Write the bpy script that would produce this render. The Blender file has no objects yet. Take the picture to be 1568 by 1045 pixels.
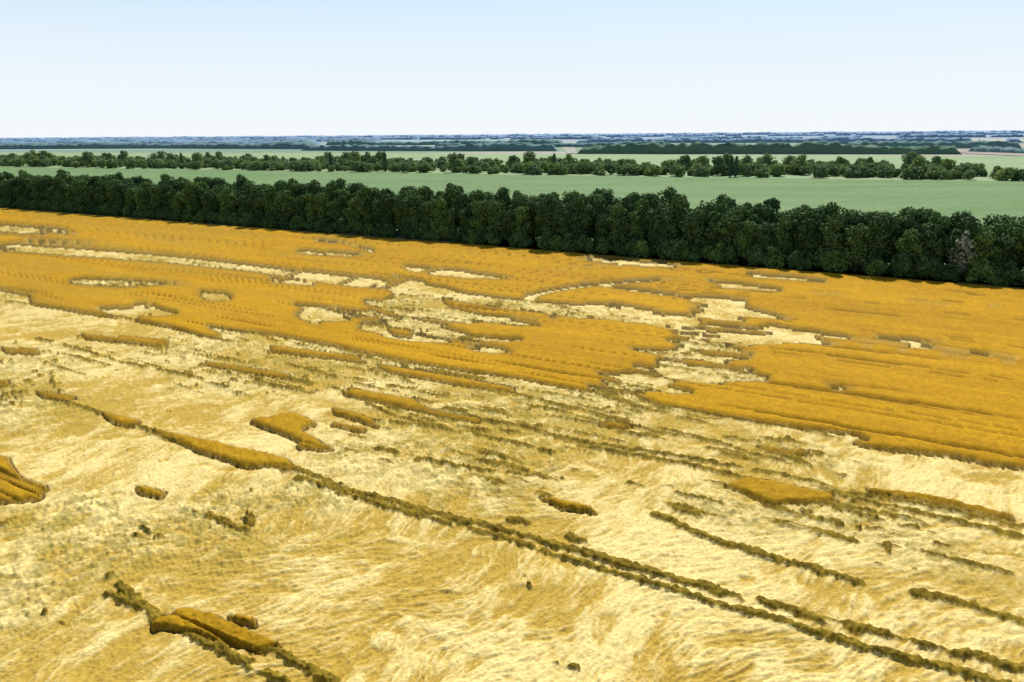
import bpy, math, numpy as np
from mathutils import Vector, Matrix
rng=np.random.default_rng(7)
H=30.0
TH=math.atan(317.0/1045.0); RO=math.radians(0.44)
fw=np.array([0,math.cos(TH),-math.sin(TH)]); r0=np.array([1.,0,0]); u0=np.array([0,math.sin(TH),math.cos(TH)])
rt=r0*math.cos(RO)-u0*math.sin(RO); up=u0*math.cos(RO)+r0*math.sin(RO)
def g(px,py):
    """image pixel, cast through the camera -> ground metres (x east, y north, z=0 plane)"""
    d=fw+rt*((px-784)/1045.)-up*((py-522.5)/1045.)
    k=-H/d[2]
    return (d[0]*k,d[1]*k)
PHI=math.radians(-28.5); cs,sn=math.cos(PHI),math.sin(PHI)
def ST(x,y): return x*cs+y*sn, -x*sn+y*cs
def XY(s,t): return s*cs-t*sn, s*sn+t*cs
scene=bpy.context.scene
# ---------------- noise
TAB=rng.random((8,256,256)).astype(np.float32)
def vn(x,y,k=0):
    xi=np.floor(x);yi=np.floor(y);fx=(x-xi);fy=(y-yi)
    xi=xi.astype(np.int64)&255; yi=yi.astype(np.int64)&255
    fx=fx*fx*(3-2*fx);fy=fy*fy*(3-2*fy)
    T=TAB[k%8];x1=(xi+1)&255;y1=(yi+1)&255
    a=T[xi,yi];b=T[x1,yi];c=T[xi,y1];d=T[x1,y1]
    return (a+(b-a)*fx)*(1-fy)+(c+(d-c)*fx)*fy
def fbm(x,y,k=0,o=3):
    r=0;a=.5;n=0
    for i in range(o):
        r=r+a*vn(x*2**i+i*17.3,y*2**i+i*9.1,k+i);n+=a;a*=.55
    return r/n
def sstep(a,b,x):
    t=np.clip((x-a)/(b-a),0,1);return t*t*(3-2*t)
def blur(m,ra,rr):
    m=m.astype(np.float32)
    for ax,r in ((0,ra),(1,rr)):
        c=np.cumsum(np.concatenate([np.repeat(np.take(m,[0],ax),r+1,ax),m,np.repeat(np.take(m,[-1],ax),r,ax)],ax),ax,dtype=np.float64)
        n=m.shape[ax]
        m=((np.take(c,np.arange(2*r+1,2*r+1+n),ax)-np.take(c,np.arange(0,n),ax))/(2*r+1)).astype(np.float32)
    return m
# ---------------- node helpers
def newmat(name):
    m=bpy.data.materials.new(name);m.use_nodes=True
    nt=m.node_tree;b=nt.nodes['Principled BSDF'];b.inputs['Roughness'].default_value=.9
    b.inputs['Specular IOR Level'].default_value=.1
    return m,nt,b
def noise(nt,vec,scale,detail=3,rough=.6):
    n=nt.nodes.new('ShaderNodeTexNoise');n.inputs['Scale'].default_value=scale;n.inputs['Detail'].default_value=detail
    n.inputs['Roughness'].default_value=rough
    nt.links.new(vec,n.inputs['Vector']);return n
def mapping(nt,vec,rot=(0,0,0),scale=(1,1,1)):
    m=nt.nodes.new('ShaderNodeMapping');m.inputs['Rotation'].default_value=rot;m.inputs['Scale'].default_value=scale
    nt.links.new(vec,m.inputs['Vector']);return m.outputs[0]
def ramp(nt,fac,stops,interp='LINEAR'):
    r=nt.nodes.new('ShaderNodeValToRGB');cr=r.color_ramp;cr.interpolation=interp
    while len(cr.elements)<len(stops): cr.elements.new(.5)
    for e,(p,c) in zip(cr.elements,stops): e.position=p;e.color=(*c,1) if len(c)==3 else c
    nt.links.new(fac,r.inputs[0]);return r.outputs[0]
def mix(nt,f,a,b,mode='MIX'):
    m=nt.nodes.new('ShaderNodeMix');m.data_type='RGBA';m.blend_type=mode
    for s,v in ((m.inputs[0],f),(m.inputs[6],a),(m.inputs[7],b)):
        if isinstance(v,(int,float)): s.default_value=v
        elif isinstance(v,tuple): s.default_value=(*v,1)
        else: nt.links.new(v,s)
    return m.outputs[2]
def mesh_from(name,V,F,mats=(),smooth=False,midx=None):
    me=bpy.data.meshes.new(name)
    V=np.asarray(V,np.float32);F=np.asarray(F,np.int32);n=F.shape[1]
    me.vertices.add(len(V));me.vertices.foreach_set('co',V.ravel())
    me.loops.add(F.size);me.loops.foreach_set('vertex_index',F.ravel())
    me.polygons.add(len(F));me.polygons.foreach_set('loop_start',np.arange(0,F.size,n,dtype=np.int32))
    if midx is not None: me.polygons.foreach_set('material_index',np.asarray(midx,np.int32))
    me.update(calc_edges=True)
    if smooth: me.polygons.foreach_set('use_smooth',np.ones(len(F),bool))
    for m in mats: me.materials.append(m)
    return me
def obj(name,me,parent=None):
    o=bpy.data.objects.new(name,me);scene.collection.objects.link(o)
    if parent: o.parent=parent
    return o
# ---------------- wheat field
def gp(l): return [g(*p) for p in l]
upper=[(-600,262),(0,304),(1568,444),(2000,480),(2000,800),(1568,722),(1450,703),(1290,681),(1310,670),(1200,655),(1100,640),(1000,622),(985,602),(880,600),(760,578),(640,562),(520,535),(420,515),(325,503),(350,525),(300,512),(260,503),(200,492),(130,482),(60,470),(50,458),(0,445),(-600,370)]
lodged=[
 [(-300,335),(0,345),(100,352),(112,360),(0,359),(-300,350)],
 [(-200,374),(40,376),(150,384),(280,395),(420,412),(590,430),(605,448),(520,440),(420,424),(260,407),(120,396),(0,388),(-200,383)],
 [(120,428),(200,432),(290,438),(200,446),(115,440)],
 [(-200,440),(0,453),(60,456),(50,468),(0,466),(-200,450)],
 [(165,476),(230,468),(265,480),(235,493),(170,490)],
 [(305,450),(360,453),(358,465),(315,465)],
 [(448,470),(535,475),(532,495),(462,499)],
 [(590,438),(620,424),(700,449),(780,460),(860,467),(855,488),(780,500),(710,494),(720,510),(820,522),(760,526),(700,533),(638,530),(555,510),(560,490),(540,470),(600,460)],
 [(732,533),(788,540),(775,549),(738,544)],
 [(780,466),(950,468),(1040,487),(1060,479),(1150,498),(1162,525),(1147,545),(1132,572),(1137,584),(1060,592),(1000,602),(915,598),(910,573),(975,573),(985,548),(1030,520),(1000,501),(900,491),(800,483)],
 [(1043,454),(1100,458),(1207,470),(1207,493),(1120,491),(1053,482)],
 [(1146,507),(1200,503),(1278,516),(1255,529),(1153,530)],
 [(1372,521),(1410,523),(1448,533),(1395,539)],
 [(1060,430),(1130,436),(1215,450),(1130,448)],
 [(620,409),(720,418),(795,430),(700,428),(640,421)],
 [(465,385),(560,391),(555,398),(470,393)],
 [(880,392),(950,398),(1045,409),(1020,413),(950,407),(890,401)],
 [(1130,418),(1240,428),(1240,434),(1150,428)],
 [(480,346),(570,355),(560,360),(490,352)],
 [(60,368),(130,373),(120,378),(60,374)],
 [(415,428),(485,434),(475,441),(420,437)],
 [(1238,589),(1268,594),(1260,600),(1233,597)],
 [(880,433),(1000,448),(1060,460),(960,449)],
]
islands=[
 [(380,652),(440,634),(480,652),(470,668),(508,694),(460,694),(440,674)],
 [(510,628),(572,647),(570,658),(513,638)],[(503,649),(552,660),(550,667),(503,656)],
 [(533,598),(640,617),(654,630),(642,635),(538,611)],[(648,631),(730,646),(727,653),(653,638)],
 [(1110,750),(1150,738),(1272,762),(1292,779),(1160,776)],
 [(-90,700),(20,706),(35,735),(75,750),(60,766),(0,777),(-90,775)],
 [(270,940),(330,952),(380,975),(432,1000),(405,1010),(330,990),(235,973)],
 [(355,952),(400,962),(395,972),(360,962)],
 [(836,770),(900,782),(924,796),(868,789)],
 [(216,750),(262,760),(260,771),(220,764)],
 [(413,532),(562,553),(562,560),(416,541)],
 [(578,562),(700,582),(804,602),(797,607),(690,592),(583,572)],
 [(235,661),(330,682),(440,708),(449,722),(380,722),(300,695)],
 [(313,557),(442,577),(442,585),(318,564)],
 [(178,516),(257,523),(247,535),(183,526)],
 [(123,514),(187,521),(187,527),(128,520)],
 [(1338,753),(1440,768),(1540,793),(1532,799),(1430,778),(1343,763)],
 [(600,507),(637,512),(634,521),(606,518)],
 [(678,504),(700,507),(760,509),(852,518),(845,525),(718,517)],
 [(1028,586),(1067,591),(1062,598),(1028,595)],
 [(1058,539),(1142,546),(1142,552),(1068,546)],
 [(1033,554),(1132,565),(1130,571),(1043,562)],
 [(998,519),(1027,522),(1022,529),(998,526)],
 [(1078,491),(1152,499),(1150,505),(1083,498)],
 [(0,535),(62,540),(57,546),(5,542)],[(-60,583),(20,589),(15,596),(-60,593)],
 [(58,604),(127,615),(112,621),(68,613)],
 [(160,636),(217,650),(214,660),(180,654)],
 [(1318,749),(1347,756),(1340,763),(1316,757)],
 [(680,461),(760,475),(840,485),(838,493),(750,487),(690,473)],
 [(1170,690),(1250,700),(1245,705),(1172,696)],[(920,650),(960,655),(955,662),(925,658)],
]
# (points, half width m, keep threshold)
strips=[
 ([(455,738),(640,786),(820,832),(1000,884),(1200,940),(1400,992),(1568,1034),(1800,1092)],.36,.15),
 ([(520,762),(640,795),(820,846),(1000,902),(1200,960),(1400,1018),(1560,1062),(1800,1128)],.30,.22),
 ([(1000,795),(1080,830),(1200,868),(1315,900)],.38,.2),
 ([(888,688),(1050,715),(1200,750),(1400,791),(1568,829),(1800,884)],.34,.2),
 ([(888,682),(1050,705),(1200,734),(1330,765),(1568,811),(1800,864)],.30,.28),
 ([(1400,918),(1470,930),(1568,962),(1700,1000)],.36,.2),
 ([(80,612),(230,662),(330,690),(445,722),(520,750)],.34,.2),
 ([(235,668),(330,695),(440,727)],.28,.2),
 ([(170,885),(235,955),(330,1000),(420,1050),(500,1100)],.30,.25),
 ([(170,915),(270,962),(420,1010),(520,1060)],.28,.3),
 ([(320,503),(420,518),(520,538),(640,566),(740,584)],.45,.28),
 ([(310,562),(400,575),(480,590)],.45,.3),
 ([(880,600),(960,605),(1010,625)],.5,.3),
 ([(890,600),(940,615),(990,630)],.4,.35),
 ([(530,604),(640,632),(730,652)],.4,.3),
 ([(-200,560),(0,592)],.4,.35),
 ([(125,517),(200,530),(260,536)],.4,.35),
 ([(0,462),(120,478),(260,500),(352,527)],.45,.3),
 ([(1010,625),(1150,648),(1320,682)],.4,.35),
 ([(782,803),(808,808)],.45,.1),([(870,828),(892,836)],.35,.1),([(535,600),(560,605)],.4,.1),([(685,630),(712,636)],.4,.1),
 ([(600,700),(700,722),(860,742)],.28,.42),([(300,790),(380,820)],.28,.42),([(1430,840),(1568,868)],.24,.42),([(960,745),(1100,765)],.28,.42),
 ([(560,690),(640,712)],.28,.4),([(1240,780),(1400,812)],.28,.4),([(1290,860),(1400,880)],.2,.45),([(850,1020),(940,1045)],.2,.45),
 ([(520,600),(600,640),(680,660)],.28,.42),([(700,585),(860,625),(960,650)],.3,.4),([(600,650),(720,668),(850,700)],.26,.4),([(440,560),(560,590),(640,600)],.3,.4),
 ([(900,640),(1020,662),(1160,700)],.26,.42),([(60,520),(200,560),(300,580)],.35,.42),([(1150,700),(1300,735)],.26,.42),
]
weeds=[(720,640,9),(640,700,7),(800,620,9),(900,640,7),(560,700,5),(700,730,6),(470,760,4),(330,810,4.5),(110,800,5),(120,850,5),(60,900,4),(190,830,4),(30,625,7),(880,600,9),(1050,540,9),(600,560,9),(450,560,8),(330,540,8),(650,480,14),(800,480,12),(1180,690,4),(1290,790,4),(1120,780,3.5),(360,780,4),(1200,700,4),(760,690,6),(60,330,45),(200,430,20),(40,560,8),(1430,850,3),(380,570,8),(960,620,6),(1090,560,7)]
NA,NR=1750,900
ang=np.linspace(math.radians(-59),math.radians(57),NA)
w=np.linspace(0,1,NR); inv=(1/17.)*(1-w)+(1/900.)*w
rad=1/inv
A,R=np.meshgrid(ang,rad,indexing='ij')
X=(np.sin(A)*R);Y=(np.cos(A)*R)
S,T=ST(X,Y)
def inpoly(x,y,P):
    P=np.array(P);ins=np.zeros(x.shape,bool);j=len(P)-1
    for i in range(len(P)):
        xi,yi=P[i];xj,yj=P[j]
        if yi!=yj:
            c=((yi>y)!=(yj>y))&(x<(xj-xi)*(y-yi)/(yj-yi)+xi);ins^=c
        j=i
    return ins
D=R
near=sstep(140,40,D)
nr2=sstep(110,50,D)
farf=sstep(110,200,D)
# rows wander only slightly; ends are staggered drill pass by drill pass
Sj=S+2.4*(vn(S/5.,T/1.3,0)-.5)+1.2*(vn(S/1.3,T/.7,4)-.5)
Tj=T+.4*(vn(S/16.,T/6.,5)-.5)+.22*(vn(S/2.3,T/1.9,6)-.5)
lf=fbm(S/60.,T/30.,5,2)
ws=(fbm(Sj/30.,Tj/1.7,1,2)-.5)*(9*nr2+15*(1-nr2)*(1-farf))+(vn(Sj/60.,Tj/3.4,3)-.5)*20*farf+(fbm(Sj/9.,Tj/1.,2,2)-.5)*4.*(1-farf)+(vn(S/.5,T/.4,6)-.5)*.9*near
wt=(vn(S/30.,T/12.,3)-.5)*1.0+(vn(S/3.,T/2.,7)-.5)*.5+(vn(S/.7,T/.7,4)-.5)*.4*near+(vn(S/.25,T/.25,2)-.5)*.25*near
def polymask(P,amp=1.0):
    q=[ST(*p) for p in gp(P)]
    qa=np.array(q);lo=qa.min(0)-16;hi=qa.max(0)+16
    sel=(S>lo[0])&(S<hi[0])&(T>lo[1])&(T<hi[1])
    m=np.zeros(S.shape,bool)
    m[sel]=inpoly(S[sel]+ws[sel]*amp,T[sel]+wt[sel]*amp,q)
    return m
stand=polymask(upper,.8)
gap=fbm(Sj/46.,Tj/(1.5+1.6*farf),3,2)
gapm=gap>(.92-.06*sstep(60,-90,S)-.06*sstep(.4,.7,lf))
stand&=~gapm
for P in lodged: stand&=~polymask(P,.8)
sliv=(fbm(Sj/20.,Tj/(1.1+.9*farf),4,2)>.76)&(T>62)&polymask(upper,.3)
stand|=sliv
weed=np.zeros(S.shape,np.float32)
for px,py,r in weeds:
    x,y=g(px,py);s,t=ST(x,y)
    weed=np.maximum(weed,np.exp(-(((S-s)/(r*1.5))**2+((T-t)/r)**2)))
weed=np.clip(weed*1.25*(.35+1.1*fbm(S/3.,T/2.,2,3)),0,1)
isl=np.zeros(S.shape,bool)
for P in islands: isl|=polymask(P,.30)
stand|=isl
field=T<164.5
fine=vn(X/.2,Y/.2,6);fine2=vn(X/.1,Y/.1,7)
# thin surviving rows and tufts: continuous mounds, rh in 0..1
slf=fbm(Sj/5.,Tj/.65,6,3)
rh=.9*sstep(.60,.74,slf)*sstep(.18,.5,weed)*sstep(40,56,T)
for pts,hw,th in strips:
    q=[ST(*p) for p in gp(pts)]
    qa=np.array(q);lo=qa.min(0)-3;hi=qa.max(0)+3
    sel=(S>lo[0])&(S<hi[0])&(T>lo[1])&(T<hi[1])
    s,t=S[sel],T[sel]+wt[sel]*.6;d=np.full(s.shape,1e9)
    for (a,b),(c,e) in zip(q[:-1],q[1:]):
        L=(c-a)**2+(e-b)**2;k=np.clip(((s-a)*(c-a)+(t-b)*(e-b))/L,0,1)
        d=np.minimum(d,np.hypot(s-a-k*(c-a),t-b-k*(e-b)))
    nn=fbm(s/2.2,t/2.2+hw*9,4,3);n2_=vn(s/.5,t/.35,5)
    wloc=hw*(.35+1.2*nn+.9*n2_)
    mm=sstep(1.0,.35,d/wloc)*sstep(th-.02,th+.12,nn)*(.55+.45*n2_)
    rh[sel]=np.maximum(rh[sel],mm)
tn=vn(S/.7,T/.42,5)*vn(S/3.,T/3.,7)
tuft=sstep(0,.12,tn-(.79-.34*weed*sstep(38,55,D)))*sstep(.42,.58,fbm(S/18.,T/18.,1,2)+weed*.3)
rh=np.maximum(rh,tuft*.95)
# lodged straw: brushed patches, each patch combed one way
def comb(deg,k):
    a=math.radians(deg);u=X*math.cos(a)+Y*math.sin(a);v=-X*math.sin(a)+Y*math.cos(a)
    v=v+.7*(vn(u/2.5,v/2.5,k)-.5)
    return fbm(u/4.,v/1.4,k,3),fbm(u/.9,v/.22,k+2,3)
pa=fbm(X/7.,Y/5.5,2,2)
acc1=0;acc2=0;wsum=0
for deg,c0,k in ((12,.30,1),(36,.46,3),(55,.58,5),(74,.72,6)):
    wg=np.exp(-((pa-c0)/.05)**2)+1e-4
    a1,a2=comb(deg,k);acc1=acc1+wg*a1;acc2=acc2+wg*a2;wsum=wsum+wg
sw1=acc1/wsum;sw2=acc2/wsum
h_l=.04+.30*sw1+.30*(sw2-.4)*(.3+.7*near)+.05*fine*near
h_l+=weed*(.16*vn(X/.4,Y/.4,2)+.14*fine)
h_s=.58+.05*vn(S/9.,T/2.5,1)+.10*vn(S/.5,T/.35,3)*near+.08*fine*near
tr=np.abs(((T+.8)%18.)-9.);tram=((np.abs(tr-.9)<.18))&(vn(S/20.,T/3.,2)>.35)
slit=sstep(.76,.82,fbm(Sj/30.,Tj/.85,7,2))*sstep(210,140,D)
h_s=h_s-.16*tram-.28*slit
sbN=blur(stand,3,1);sbF=blur(stand,1,1)
sbl=sbN*near+sbF*(1-near)
wst=sstep(.25,.78,sbl+.35*(fine-.5)*near)        # sloping, drooping margin
sb=blur(stand,6,2)
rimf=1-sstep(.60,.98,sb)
h_s=h_s*(1-rimf*(.08+.5*(1-vn(X/.35,Y/.35,4))*near))
h_g=h_l*(1-.5*rh)+rh*(.32+.20*fine+.06*fine2)
Z=h_g*(1-wst)+h_s*wst
Z=Z-.12*np.exp(-((sbl-.25)/.12)**2)*(sbl>.03)
def C(r,g_,b): return np.array([r,g_,b],np.float32)
n1=fbm(S/30.,T/3.,3,3)[...,None];n2=fbm(X/.6,Y/.6,5,3)[...,None]
n3=fbm(Sj/14.,Tj/.8,4,2)[...,None];n4=fbm(S/45.,T/14.,6,3)[...,None]
cs_=C(.45,.228,.002)*(1-n1)+C(.59,.32,.005)*n1
cs_=cs_*(.78+.38*n2)*(.90+.18*n3)*(.86+.27*n4)
cs_=cs_*np.where(tram,.65,1)[...,None]*(1-.5*slit[...,None])
isb=isl[...,None]*sstep(110,60,D)[...,None]
cs_=cs_*(1-isb*.45)+C(.32,.195,.012)*(.5+1.0*n2)*isb*.45
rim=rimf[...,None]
cs_=cs_*(1-rim*.55)+C(.18,.105,.007)*rim*.55  # stem brown on the rim, also painting the crop wall's shade
k=np.clip(.5+(sw1-.5)*1.4+(sw2-.5)*1.2+(fbm(X/12.,Y/8.,1,3)-.5)*1.6,0,1)
k=sstep(.02,.85,k)[...,None]
cl=C(.54,.355,.06)*(1-k)+C(.87,.68,.275)*k
wk=(weed*sstep(.35,.65,fbm(X/.8,Y/.6,6,3)))[...,None]
cl=cl*(1-wk*.65)+C(.30,.245,.045)*wk*.65
ct=C(.25,.17,.016)*(.35+1.2*n2)
rw=sstep(.10,.35,rh)[...,None]
cg=cl*(1-rw)+ct*rw
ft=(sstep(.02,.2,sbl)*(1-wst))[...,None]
cg=cg*(1-ft)+C(.11,.07,.008)*ft  # shade at the foot of the standing crop, painted as dark brown
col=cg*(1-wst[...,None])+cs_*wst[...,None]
far=(sstep(.35,.6,fbm(S/25.,T/6.,2,2))*sstep(-40,-170,S)*.25)[...,None]
col=col*(1-far)+C(.36,.25,.04)*far
hd=sstep(161,163.5,T+wt*1.2)[...,None]
col=col*(1-hd)+C(.14,.12,.025)*hd  # grassy belt edge, with the trees' shadow strip painted into its colour
Z=Z*(1-hd[...,0])+.3*hd[...,0]
col=np.concatenate([col,np.ones(S.shape+(1,),np.float32)],-1).astype(np.float32)
V=np.stack([X,Y,Z],-1).reshape(-1,3)
idx=np.arange(NA*NR).reshape(NA,NR)
ok=field[:-1,:-1]&field[1:,1:]
F=np.stack([idx[:-1,:-1],idx[:-1,1:],idx[1:,1:],idx[1:,:-1]],-1)[ok][:,::-1]
used=np.zeros(NA*NR,bool);used[F.ravel()]=True
rm=np.cumsum(used)-1
V=V[used];col=col.reshape(-1,4)[used];F=rm[F]
mw,nt,b=newmat('wheat')
at=nt.nodes.new('ShaderNodeAttribute');at.attribute_name='crop'
tc=nt.nodes.new('ShaderNodeTexCoord')
nA=noise(nt,tc.outputs['Object'],4.0,4,.75)
nB=noise(nt,mapping(nt,tc.outputs['Object'],(0,0,math.radians(-42)),(1.5,7,1)),1.6,4,.7)
f1=ramp(nt,nA.outputs['Fac'],[(.25,(.68,.66,.58)),(.75,(1.22,1.24,1.26))])
f2=ramp(nt,nB.outputs['Fac'],[(.3,(.76,.73,.63)),(.7,(1.17,1.19,1.23))])
c=mix(nt,1.,at.outputs['Color'],f1,'MULTIPLY');c=mix(nt,1.,c,f2,'MULTIPLY')
nt.links.new(c,b.inputs['Base Color'])
bp=nt.nodes.new('ShaderNodeBump');bp.inputs['Strength'].default_value=.5;bp.inputs['Distance'].default_value=.1
nt.links.new(nB.outputs['Fac'],bp.inputs['Height']);nt.links.new(bp.outputs[0],b.inputs['Normal'])
me=mesh_from('wheat_field',V,F,[mw],False)
ca=me.color_attributes.new('crop','FLOAT_COLOR','POINT');ca.data.foreach_set('color',col.ravel())
obj('wheat_field',me)
# ---------------- ground sheet
mg,nt,b=newmat('ground')
tc=nt.nodes.new('ShaderNodeTexCoord')
mp=mapping(nt,tc.outputs['Object'],(0,0,-PHI),(1/1400.,1/420.,1))
vo=nt.nodes.new('ShaderNodeTexVoronoi');vo.inputs['Scale'].default_value=1;nt.links.new(mp,vo.inputs['Vector'])
sp=nt.nodes.new('ShaderNodeSeparateColor');nt.links.new(vo.outputs['Color'],sp.inputs[0])
c=ramp(nt,sp.outputs[0],[(0,(.22,.30,.18)),(.3,(.32,.40,.27)),(.5,(.19,.28,.20)),(.72,(.38,.42,.31)),(.86,(.38,.35,.29))],'CONSTANT')
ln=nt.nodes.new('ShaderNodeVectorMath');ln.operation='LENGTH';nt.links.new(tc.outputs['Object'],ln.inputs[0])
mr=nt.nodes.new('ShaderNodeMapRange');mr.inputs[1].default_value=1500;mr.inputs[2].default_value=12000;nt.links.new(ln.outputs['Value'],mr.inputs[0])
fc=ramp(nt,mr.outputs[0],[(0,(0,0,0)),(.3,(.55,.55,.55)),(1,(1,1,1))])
c=mix(nt,fc,c,(.26,.38,.53))  # aerial haze painted in: ground turns blue with distance
nz=noise(nt,tc.outputs['Object'],.02,4,.6)
c=mix(nt,1.,c,ramp(nt,nz.outputs['Fac'],[(.3,(.92,.92,.92)),(.7,(1.07,1.07,1.07))]),'MULTIPLY')
nt.links.new(c,b.inputs['Base Color'])
rr=[0,200,600,1500,4000,12000,60000];V=[(0,0,0)]
n=64
for r in rr[1:]:
    for i in range(n): a=2*math.pi*i/n;V.append((math.sin(a)*r,math.cos(a)*r,0))
F=[]
for k_ in range(len(rr)-2):
    for i in range(n):
        a=1+k_*n+i;b_=1+k_*n+(i+1)%n;F.append((a,b_,b_+n,a+n)[::-1])
for i in range(0,n,2): F.append((0,1+i,1+(i+1)%n,1+(i+2)%n)[::-1])
me=mesh_from('ground',V,F,[mg]);obj('ground',me)
# ---------------- field sheets
def field_sheet(name,pts,z,c1,c2,rowscale=.0):
    m,nt,b=newmat(name);tc=nt.nodes.new('ShaderNodeTexCoord')
    n1=noise(nt,mapping(nt,tc.outputs['Object'],(0,0,-PHI),(.01,.05,1)),1,4,.6)
    n2=noise(nt,tc.outputs['Object'],.35,3,.6)
    c=ramp(nt,n1.outputs['Fac'],[(.3,c1),(.7,c2)])
    c=mix(nt,1.,c,ramp(nt,n2.outputs['Fac'],[(.3,(.80,.84,.80)),(.7,(1.17,1.14,1.17))]),'MULTIPLY')
    if rowscale:
        w=nt.nodes.new('ShaderNodeTexWave');w.bands_direction='Y';w.inputs['Scale'].default_value=rowscale;w.inputs['Distortion'].default_value=.6
        nt.links.new(mapping(nt,tc.outputs['Object'],(0,0,-PHI+.02)),w.inputs['Vector'])
        c=mix(nt,1.,c,ramp(nt,w.outputs['Fac'],[(0,(.91,.93,.91)),(1,(1.06,1.05,1.06))]),'MULTIPLY')
    nt.links.new(c,b.inputs['Base Color'])
    P=gp(pts)
    obj(name,mesh_from(name,[(x,y,z) for x,y in P],[list(range(len(P)))],[m]))
field_sheet('green_field',[(-600,258.5),(0,300),(1568,440),(2300,505),(2300,300),(1568,279),(784,268.5),(0,256),(-600,243)],.3,(.13,.225,.075),(.195,.275,.115),.05)
field_sheet('pale_green_field',[(-600,243),(0,256),(784,268.5),(1568,279),(2300,300),(2300,262),(1568,240),(1200,238),(784,236),(0,234),(-600,228)],.3,(.25,.34,.16),(.31,.39,.205),.03)
field_sheet('pink_field',[(1405,219),(1700,222),(1700,242),(1568,240),(1480,236)],.6,(.33,.29,.23),(.38,.34,.28))
field_sheet('dirt_track',[(855,221),(880,221),(882,236),(868,236)],.6,(.31,.32,.25),(.36,.36,.30))
field_sheet('pale_field',[(1140,213),(1568,214),(1568,217),(1100,216)],.9,(.38,.41,.33),(.42,.45,.36))
# ---------------- trees
def leafmat(name,c1,c2,trans=.25,lo=.7,hi=1.25):
    m,nt,b=newmat(name);oi=nt.nodes.new('ShaderNodeObjectInfo')
    ge=nt.nodes.new('ShaderNodeNewGeometry')
    n1=noise(nt,ge.outputs['Position'],.5,4,.7)
    c=ramp(nt,n1.outputs['Fac'],[(.3,c1),(.7,c2)])
    c=mix(nt,1.,c,ramp(nt,oi.outputs['Random'],[(0,(lo,lo*1.12,lo*1.1)),(.5,(1,1,1)),(1,(hi,hi*.95,hi*.7))]),'MULTIPLY')
    nt.links.new(c,b.inputs['Base Color'])
    if trans:
        tr=nt.nodes.new('ShaderNodeBsdfTranslucent');nt.links.new(c,tr.inputs['Color'])
        ms=nt.nodes.new('ShaderNodeMixShader');ms.inputs[0].default_value=trans
        out=nt.nodes['Material Output'];nt.links.new(b.outputs[0],ms.inputs[1]);nt.links.new(tr.outputs[0],ms.inputs[2]);nt.links.new(ms.outputs[0],out.inputs[0])
    return m
bark,nt,b=newmat('bark');b.inputs['Base Color'].default_value=(.10,.075,.05,1)
leaf_dark=leafmat('belt_foliage',(.045,.10,.035),(.12,.195,.055),0,.62,1.5)
leaf_mid=leafmat('row_foliage',(.14,.22,.09),(.24,.32,.13),.3)
leaf_pop=leafmat('poplar_foliage',(.06,.12,.07),(.10,.17,.09),0)
leaf_pale=leafmat('pale_foliage',(.28,.30,.20),(.54,.54,.40),.3)
def tube(p0,p1,ra,rb,n=6):
    p0=np.array(p0,float);p1=np.array(p1,float);d=p1-p0;d/=np.linalg.norm(d)
    a=np.cross(d,[1,0,0] if abs(d[0])<.8 else [0,1,0]);a/=np.linalg.norm(a);b=np.cross(d,a)
    th=np.arange(n)*2*math.pi/n
    ring=np.cos(th)[:,None]*a+np.sin(th)[:,None]*b
    V=np.vstack([p0+ring*ra,p1+ring*rb]);F=[(i,(i+1)%n,n+(i+1)%n,n+i) for i in range(n)]
    return V,np.array(F)
def quads(P,N,size):
    n=len(P);r=rng.normal(size=(n,3));a=np.cross(N,r);a/=np.linalg.norm(a,axis=1)[:,None]+1e-9
    b=np.cross(N,a);b/=np.linalg.norm(b,axis=1)[:,None]+1e-9
    s=size[:,None]
    V=np.stack([P-a*s-b*s*.7,P+a*s-b*s*.5,P+a*s*.8+b*s*.8,P-a*s*.6+b*s],1).reshape(-1,3)
    return V,np.arange(4*n).reshape(n,4)
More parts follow.
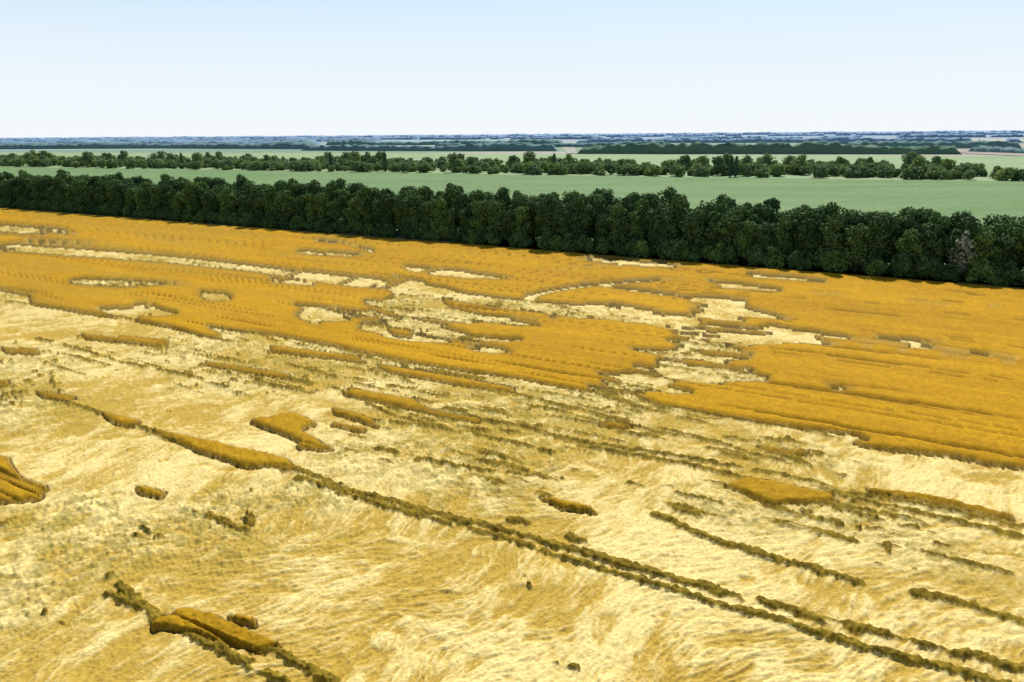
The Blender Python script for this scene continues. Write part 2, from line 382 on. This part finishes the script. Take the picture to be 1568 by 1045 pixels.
def make_tree(name,h,rad,mat,nleaf,lsize,lobes=14,kind='round',ls=1.):
    Vs=[];Fs=[];M=[];o=0
    def add(V,F,m):
        nonlocal o
        Vs.append(V);Fs.append(F+o);M.append(np.full(len(F),m));o+=len(V)
    lean=rng.normal(size=2)*.3
    top=np.array([lean[0],lean[1],h*.8])
    add(*tube((0,0,-.2),(lean[0]*.4,lean[1]*.4,h*.35),.028*h*.6,.02*h*.6),0)
    add(*tube((lean[0]*.4,lean[1]*.4,h*.35),top,.02*h*.6,.004*h),0)
    cen=[];rads=[]
    for i in range(lobes):
        if kind=='poplar':
            z=h*(.12+.8*(i+.5)/lobes);c=np.array([rng.normal()*.15*rad,rng.normal()*.15*rad,z])
            q=rad*(.95-.6*abs((z/h)-.4)/.6);r=np.array([q,q,h*.12])
        else:
            a=rng.random()*2*math.pi;f=rng.random()
            z=h*(.20+.70*rng.random());w=math.sin(math.pi*min(1,max(.0,(z/h-.02)/1.0)))**.5
            d=rad*.74*w*math.sqrt(f);c=np.array([math.cos(a)*d,math.sin(a)*d,z])
            q=rad*(.26+.26*rng.random())*ls;r=np.array([q,q,q*(.7+.5*rng.random())])
            if z+r[2]>h: c[2]=h-r[2]
        cen.append(c);rads.append(r)
        if i%2==0:
            st=np.array([lean[0]*.4,lean[1]*.4,h*(.15+.3*rng.random())]);add(*tube(st,c,.008*h,.002*h,4),0)
    if kind!='poplar':
        cen.append(np.array([0,0,h*.84]));rads.append(np.array([rad*.36,rad*.36,h*.14]))
        cen.append(np.array([0,0,h*.5]));rads.append(np.array([rad*.55,rad*.55,h*.3]))
    wts=np.array([r[0]*r[2] for r in rads]);wts/=wts.sum()
    for c,r,wt_ in zip(cen,rads,wts):
        per=max(20,int(nleaf*wt_))
        v=rng.normal(size=(per,3));v/=np.linalg.norm(v,axis=1)[:,None]
        rr=(.6+.52*rng.random(per)**.7)[:,None]
        P=c+v*rr*r;N=v+rng.normal(size=v.shape)*.55;N[:,2]+=.25
        keep=P[:,2]>.3
        P=P[keep];N=N[keep]
        V,F=quads(P,N,lsize*(.5+.9*rng.random(len(P))));add(V,F,1)
    return mesh_from(name,np.vstack(Vs),np.vstack(Fs),[bark,mat],False,np.concatenate(M))
bigs=[make_tree('belt_tree',12.0+rng.random()*2.8,3.1+rng.random()*1.3,leaf_dark,4600,.23,30+2*i,'round',.82) for i in range(7)]
bush=[make_tree('hedge_bush',5,2.8,leaf_dark,1400,.24,10) for i in range(3)]
mids=[make_tree('row_tree',11.5,4.3+rng.random()*1.5,leaf_mid,1000,.5,10+i) for i in range(5)]
midb=[make_tree('row_bush',6.2,4.8,leaf_mid,480,.6,9) for i in range(4)]
pops=[make_tree('poplar',17,2.0,leaf_pop,1200,.45,9,'poplar') for i in range(2)]
def empty(name):
    e=bpy.data.objects.new(name,None);scene.collection.objects.link(e);return e
def inst(me,x,y,s,par,zs=1.,name='tree'):
    o=bpy.data.objects.new(name,me);scene.collection.objects.link(o);o.parent=par
    o.location=(x,y,0);o.rotation_euler=(0,0,rng.random()*6.28);o.scale=(s,s,s*zs);return o
belt=empty('tree_belt')
s=-580.
while s<340:
    zs=1.0-.11*float(sstep(-60,60,s))
    for row,t in enumerate((168.5,173.0,178,183.5)):
        ss=s+rng.normal()*.9+row*1.3;tt=t+rng.normal()*.7
        x,y=XY(ss,tt)
        if y<20: continue
        q=(.82+.30*rng.random())*(.93 if row==0 else 1.)
        inst(bigs[rng.integers(7)],x,y,q,belt,zs)
    for kk in range(2):
        x,y=XY(s+rng.random()*5,165.6+rng.normal()*.4)
        inst(bush[rng.integers(3)],x,y,.6+.5*rng.random(),belt,name='bush')
    s+=4.6
pale=make_tree('silver_leaved_tree',10.7,2.3,leaf_pale,700,.2,14)
x,y=g(1466,432);o=bpy.data.objects.new('silver_leaved_tree',pale);scene.collection.objects.link(o);o.location=(x,y,0)
# second row
row=empty('tree_row')
pts=[g(*p) for p in [(-700,241),(0,256),(784,268),(1568,278),(2300,300)]]
def along(pts,step):
    for (a,b),(c,d) in zip(pts[:-1],pts[1:]):
        L=math.hypot(c-a,d-b);n=int(L/step)
        for i in range(n):
            f=(i+rng.random()*.8)/n;yield a+(c-a)*f,b+(d-b)*f,(c-a)/L,(d-b)/L
for x,y,dx,dy in along(pts,1.0):
    if math.hypot(x,y)>1700 or x>620: continue
    o_=rng.random()**1.1*140
    q=x*.9-y*.4
    dens=vn(np.array([q/70.]),np.array([.5]),3)[0]
    if rng.random()<.92-.5*(o_>50)*(1-dens): inst(midb[rng.integers(4)],x-dy*o_,y+dx*o_,.6+.85*rng.random(),row,name='bush')
    o_=4+rng.random()*110
    if rng.random()<.04+.22*max(0,dens-.2): inst(mids[rng.integers(5)],x-dy*o_,y+dx*o_,.65+.75*rng.random(),row)
for px,py in [(280,258),(508,263),(590,264),(1118,272),(1126,272),(848,267)]:
    x,y=g(px,py);inst(pops[rng.integers(2)],x,y,.8+.25*rng.random(),row,name='poplar')
# distant woodland belts
def farcol(name,c):
    m,nt,b=newmat(name);ge=nt.nodes.new('ShaderNodeNewGeometry')
    n1=noise(nt,ge.outputs['Position'],.04,3,.7)
    cc=ramp(nt,n1.outputs['Fac'],[(.3,tuple(v*.85 for v in c)),(.7,tuple(v*1.12 for v in c))])
    nt.links.new(cc,b.inputs['Base Color']);return m
fm=[farcol('far_foliage_a',(.10,.175,.11)),farcol('hazed_foliage_b',(.13,.225,.215)),farcol('hazed_foliage_c',(.19,.30,.40)),farcol('hazed_foliage_d',(.27,.39,.54))]  # b to d: foliage with aerial haze mixed into the base colour
def far_belt(p,h,wd,mi,gapth=.0):
    """a woodland strip as a lumpy canopy: rows of crown tops across and along the strip"""
    P=np.array([g(*a) for a in p]);seg=np.hypot(*np.diff(P,axis=0).T);cum=np.concatenate([[0],np.cumsum(seg)])
    n=int(cum[-1]/max(2.5,h*.28))+2;l=np.linspace(0,cum[-1],n)
    cx=np.interp(l,cum,P[:,0]);cy=np.interp(l,cum,P[:,1])
    ux,uy=(P[-1]-P[0])/np.hypot(*(P[-1]-P[0]))
    prof=[(0,0),(.02,.55),(.12,.9),(.35,1),(.6,1),(.88,.9),(.98,.5),(1,0)]
    ends=sstep(0,h,l)*sstep(cum[-1],cum[-1]-h,l);sd_=P[0,0]*.013
    grid=[]
    for j,(fx,fz) in enumerate(prof):
        w_=wd*fx+(vn(l/(h*1.2),l*0+j*1.7+sd_,1)-.5)*h*.4
        hh=h*(.55+.65*vn(l/(h*.55),l*0+j*2.3+sd_,2))*(.7+.6*vn(l/110.,l*0+sd_,4))*ends
        if gapth>0: hh=hh*sstep(gapth-.02,gapth+.03,vn(l/80.,l*0+3.+sd_,6))
        grid.append(np.stack([cx-uy*w_,cy+ux*w_,hh*fz-.3*(fz==0)],1))
    G=np.stack(grid,0);m=len(prof);I=np.arange(m*n).reshape(m,n)
    F=np.stack([I[:-1,:-1],I[:-1,1:],I[1:,1:],I[1:,:-1]],-1).reshape(-1,4)
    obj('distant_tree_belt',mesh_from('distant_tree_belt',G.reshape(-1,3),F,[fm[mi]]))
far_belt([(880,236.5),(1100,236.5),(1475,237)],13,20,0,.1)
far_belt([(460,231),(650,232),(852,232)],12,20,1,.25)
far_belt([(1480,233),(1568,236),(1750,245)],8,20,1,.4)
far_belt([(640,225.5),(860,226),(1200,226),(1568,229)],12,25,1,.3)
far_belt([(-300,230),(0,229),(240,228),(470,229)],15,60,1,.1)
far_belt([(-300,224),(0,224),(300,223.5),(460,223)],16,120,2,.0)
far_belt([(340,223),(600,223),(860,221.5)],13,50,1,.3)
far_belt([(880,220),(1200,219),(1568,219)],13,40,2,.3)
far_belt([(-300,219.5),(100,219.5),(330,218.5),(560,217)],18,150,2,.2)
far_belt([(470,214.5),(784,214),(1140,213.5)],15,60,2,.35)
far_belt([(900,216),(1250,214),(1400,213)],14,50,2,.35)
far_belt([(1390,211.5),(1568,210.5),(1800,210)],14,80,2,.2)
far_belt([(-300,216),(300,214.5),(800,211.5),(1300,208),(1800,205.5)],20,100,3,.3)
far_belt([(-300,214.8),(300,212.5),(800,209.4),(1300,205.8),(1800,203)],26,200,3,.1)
# ---------------- light, sky
EL,AZ=math.radians(48),math.radians(16)
Sd=Vector((math.sin(AZ)*math.cos(EL),math.cos(AZ)*math.cos(EL),math.sin(EL)))
l=bpy.data.lights.new('sun','SUN');l.energy=5.0;l.angle=math.radians(.5);l.color=(1,.96,.89)
o=bpy.data.objects.new('sun',l);scene.collection.objects.link(o);o.rotation_euler=Sd.to_track_quat('Z','Y').to_euler()
wd=bpy.data.worlds.new('World');scene.world=wd;wd.use_nodes=True;nt=wd.node_tree
sk=nt.nodes.new('ShaderNodeTexSky');sk.sky_type='NISHITA';sk.sun_disc=False;sk.sun_elevation=EL;sk.sun_rotation=AZ;sk.air_density=1.;sk.dust_density=.5;sk.ozone_density=2.
bg=nt.nodes['Background'];ST_=.12;bg.inputs['Strength'].default_value=ST_
tc=nt.nodes.new('ShaderNodeTexCoord');sx=nt.nodes.new('ShaderNodeSeparateXYZ');nt.links.new(tc.outputs['Generated'],sx.inputs[0])
q=1/ST_
hz=ramp(nt,sx.outputs[2],[(0,(.90,.945,.975)),(.05,(.87,.94,.99)),(.17,(.71,.86,.99))])
hs=nt.nodes.new('ShaderNodeVectorMath');hs.operation='SCALE';hs.inputs['Scale'].default_value=q;nt.links.new(hz,hs.inputs[0])
ff=ramp(nt,sx.outputs[2],[(.10,(1,1,1)),(.36,(0,0,0))])
nt.links.new(mix(nt,ff,sk.outputs[0],hs.outputs[0]),bg.inputs[0])
cam=bpy.data.cameras.new('camera');co=bpy.data.objects.new('camera',cam);scene.collection.objects.link(co);scene.camera=co
cam.lens=24;cam.sensor_width=36;cam.clip_end=200000;cam.clip_start=.5
Mx=Matrix.Identity(4)
for i in range(3): Mx[i][0]=rt[i];Mx[i][1]=up[i];Mx[i][2]=-fw[i]
Mx[0][3]=0;Mx[1][3]=0;Mx[2][3]=H
co.matrix_world=Mx
scene.view_settings.view_transform='Standard';scene.view_settings.look='None';scene.view_settings.exposure=0
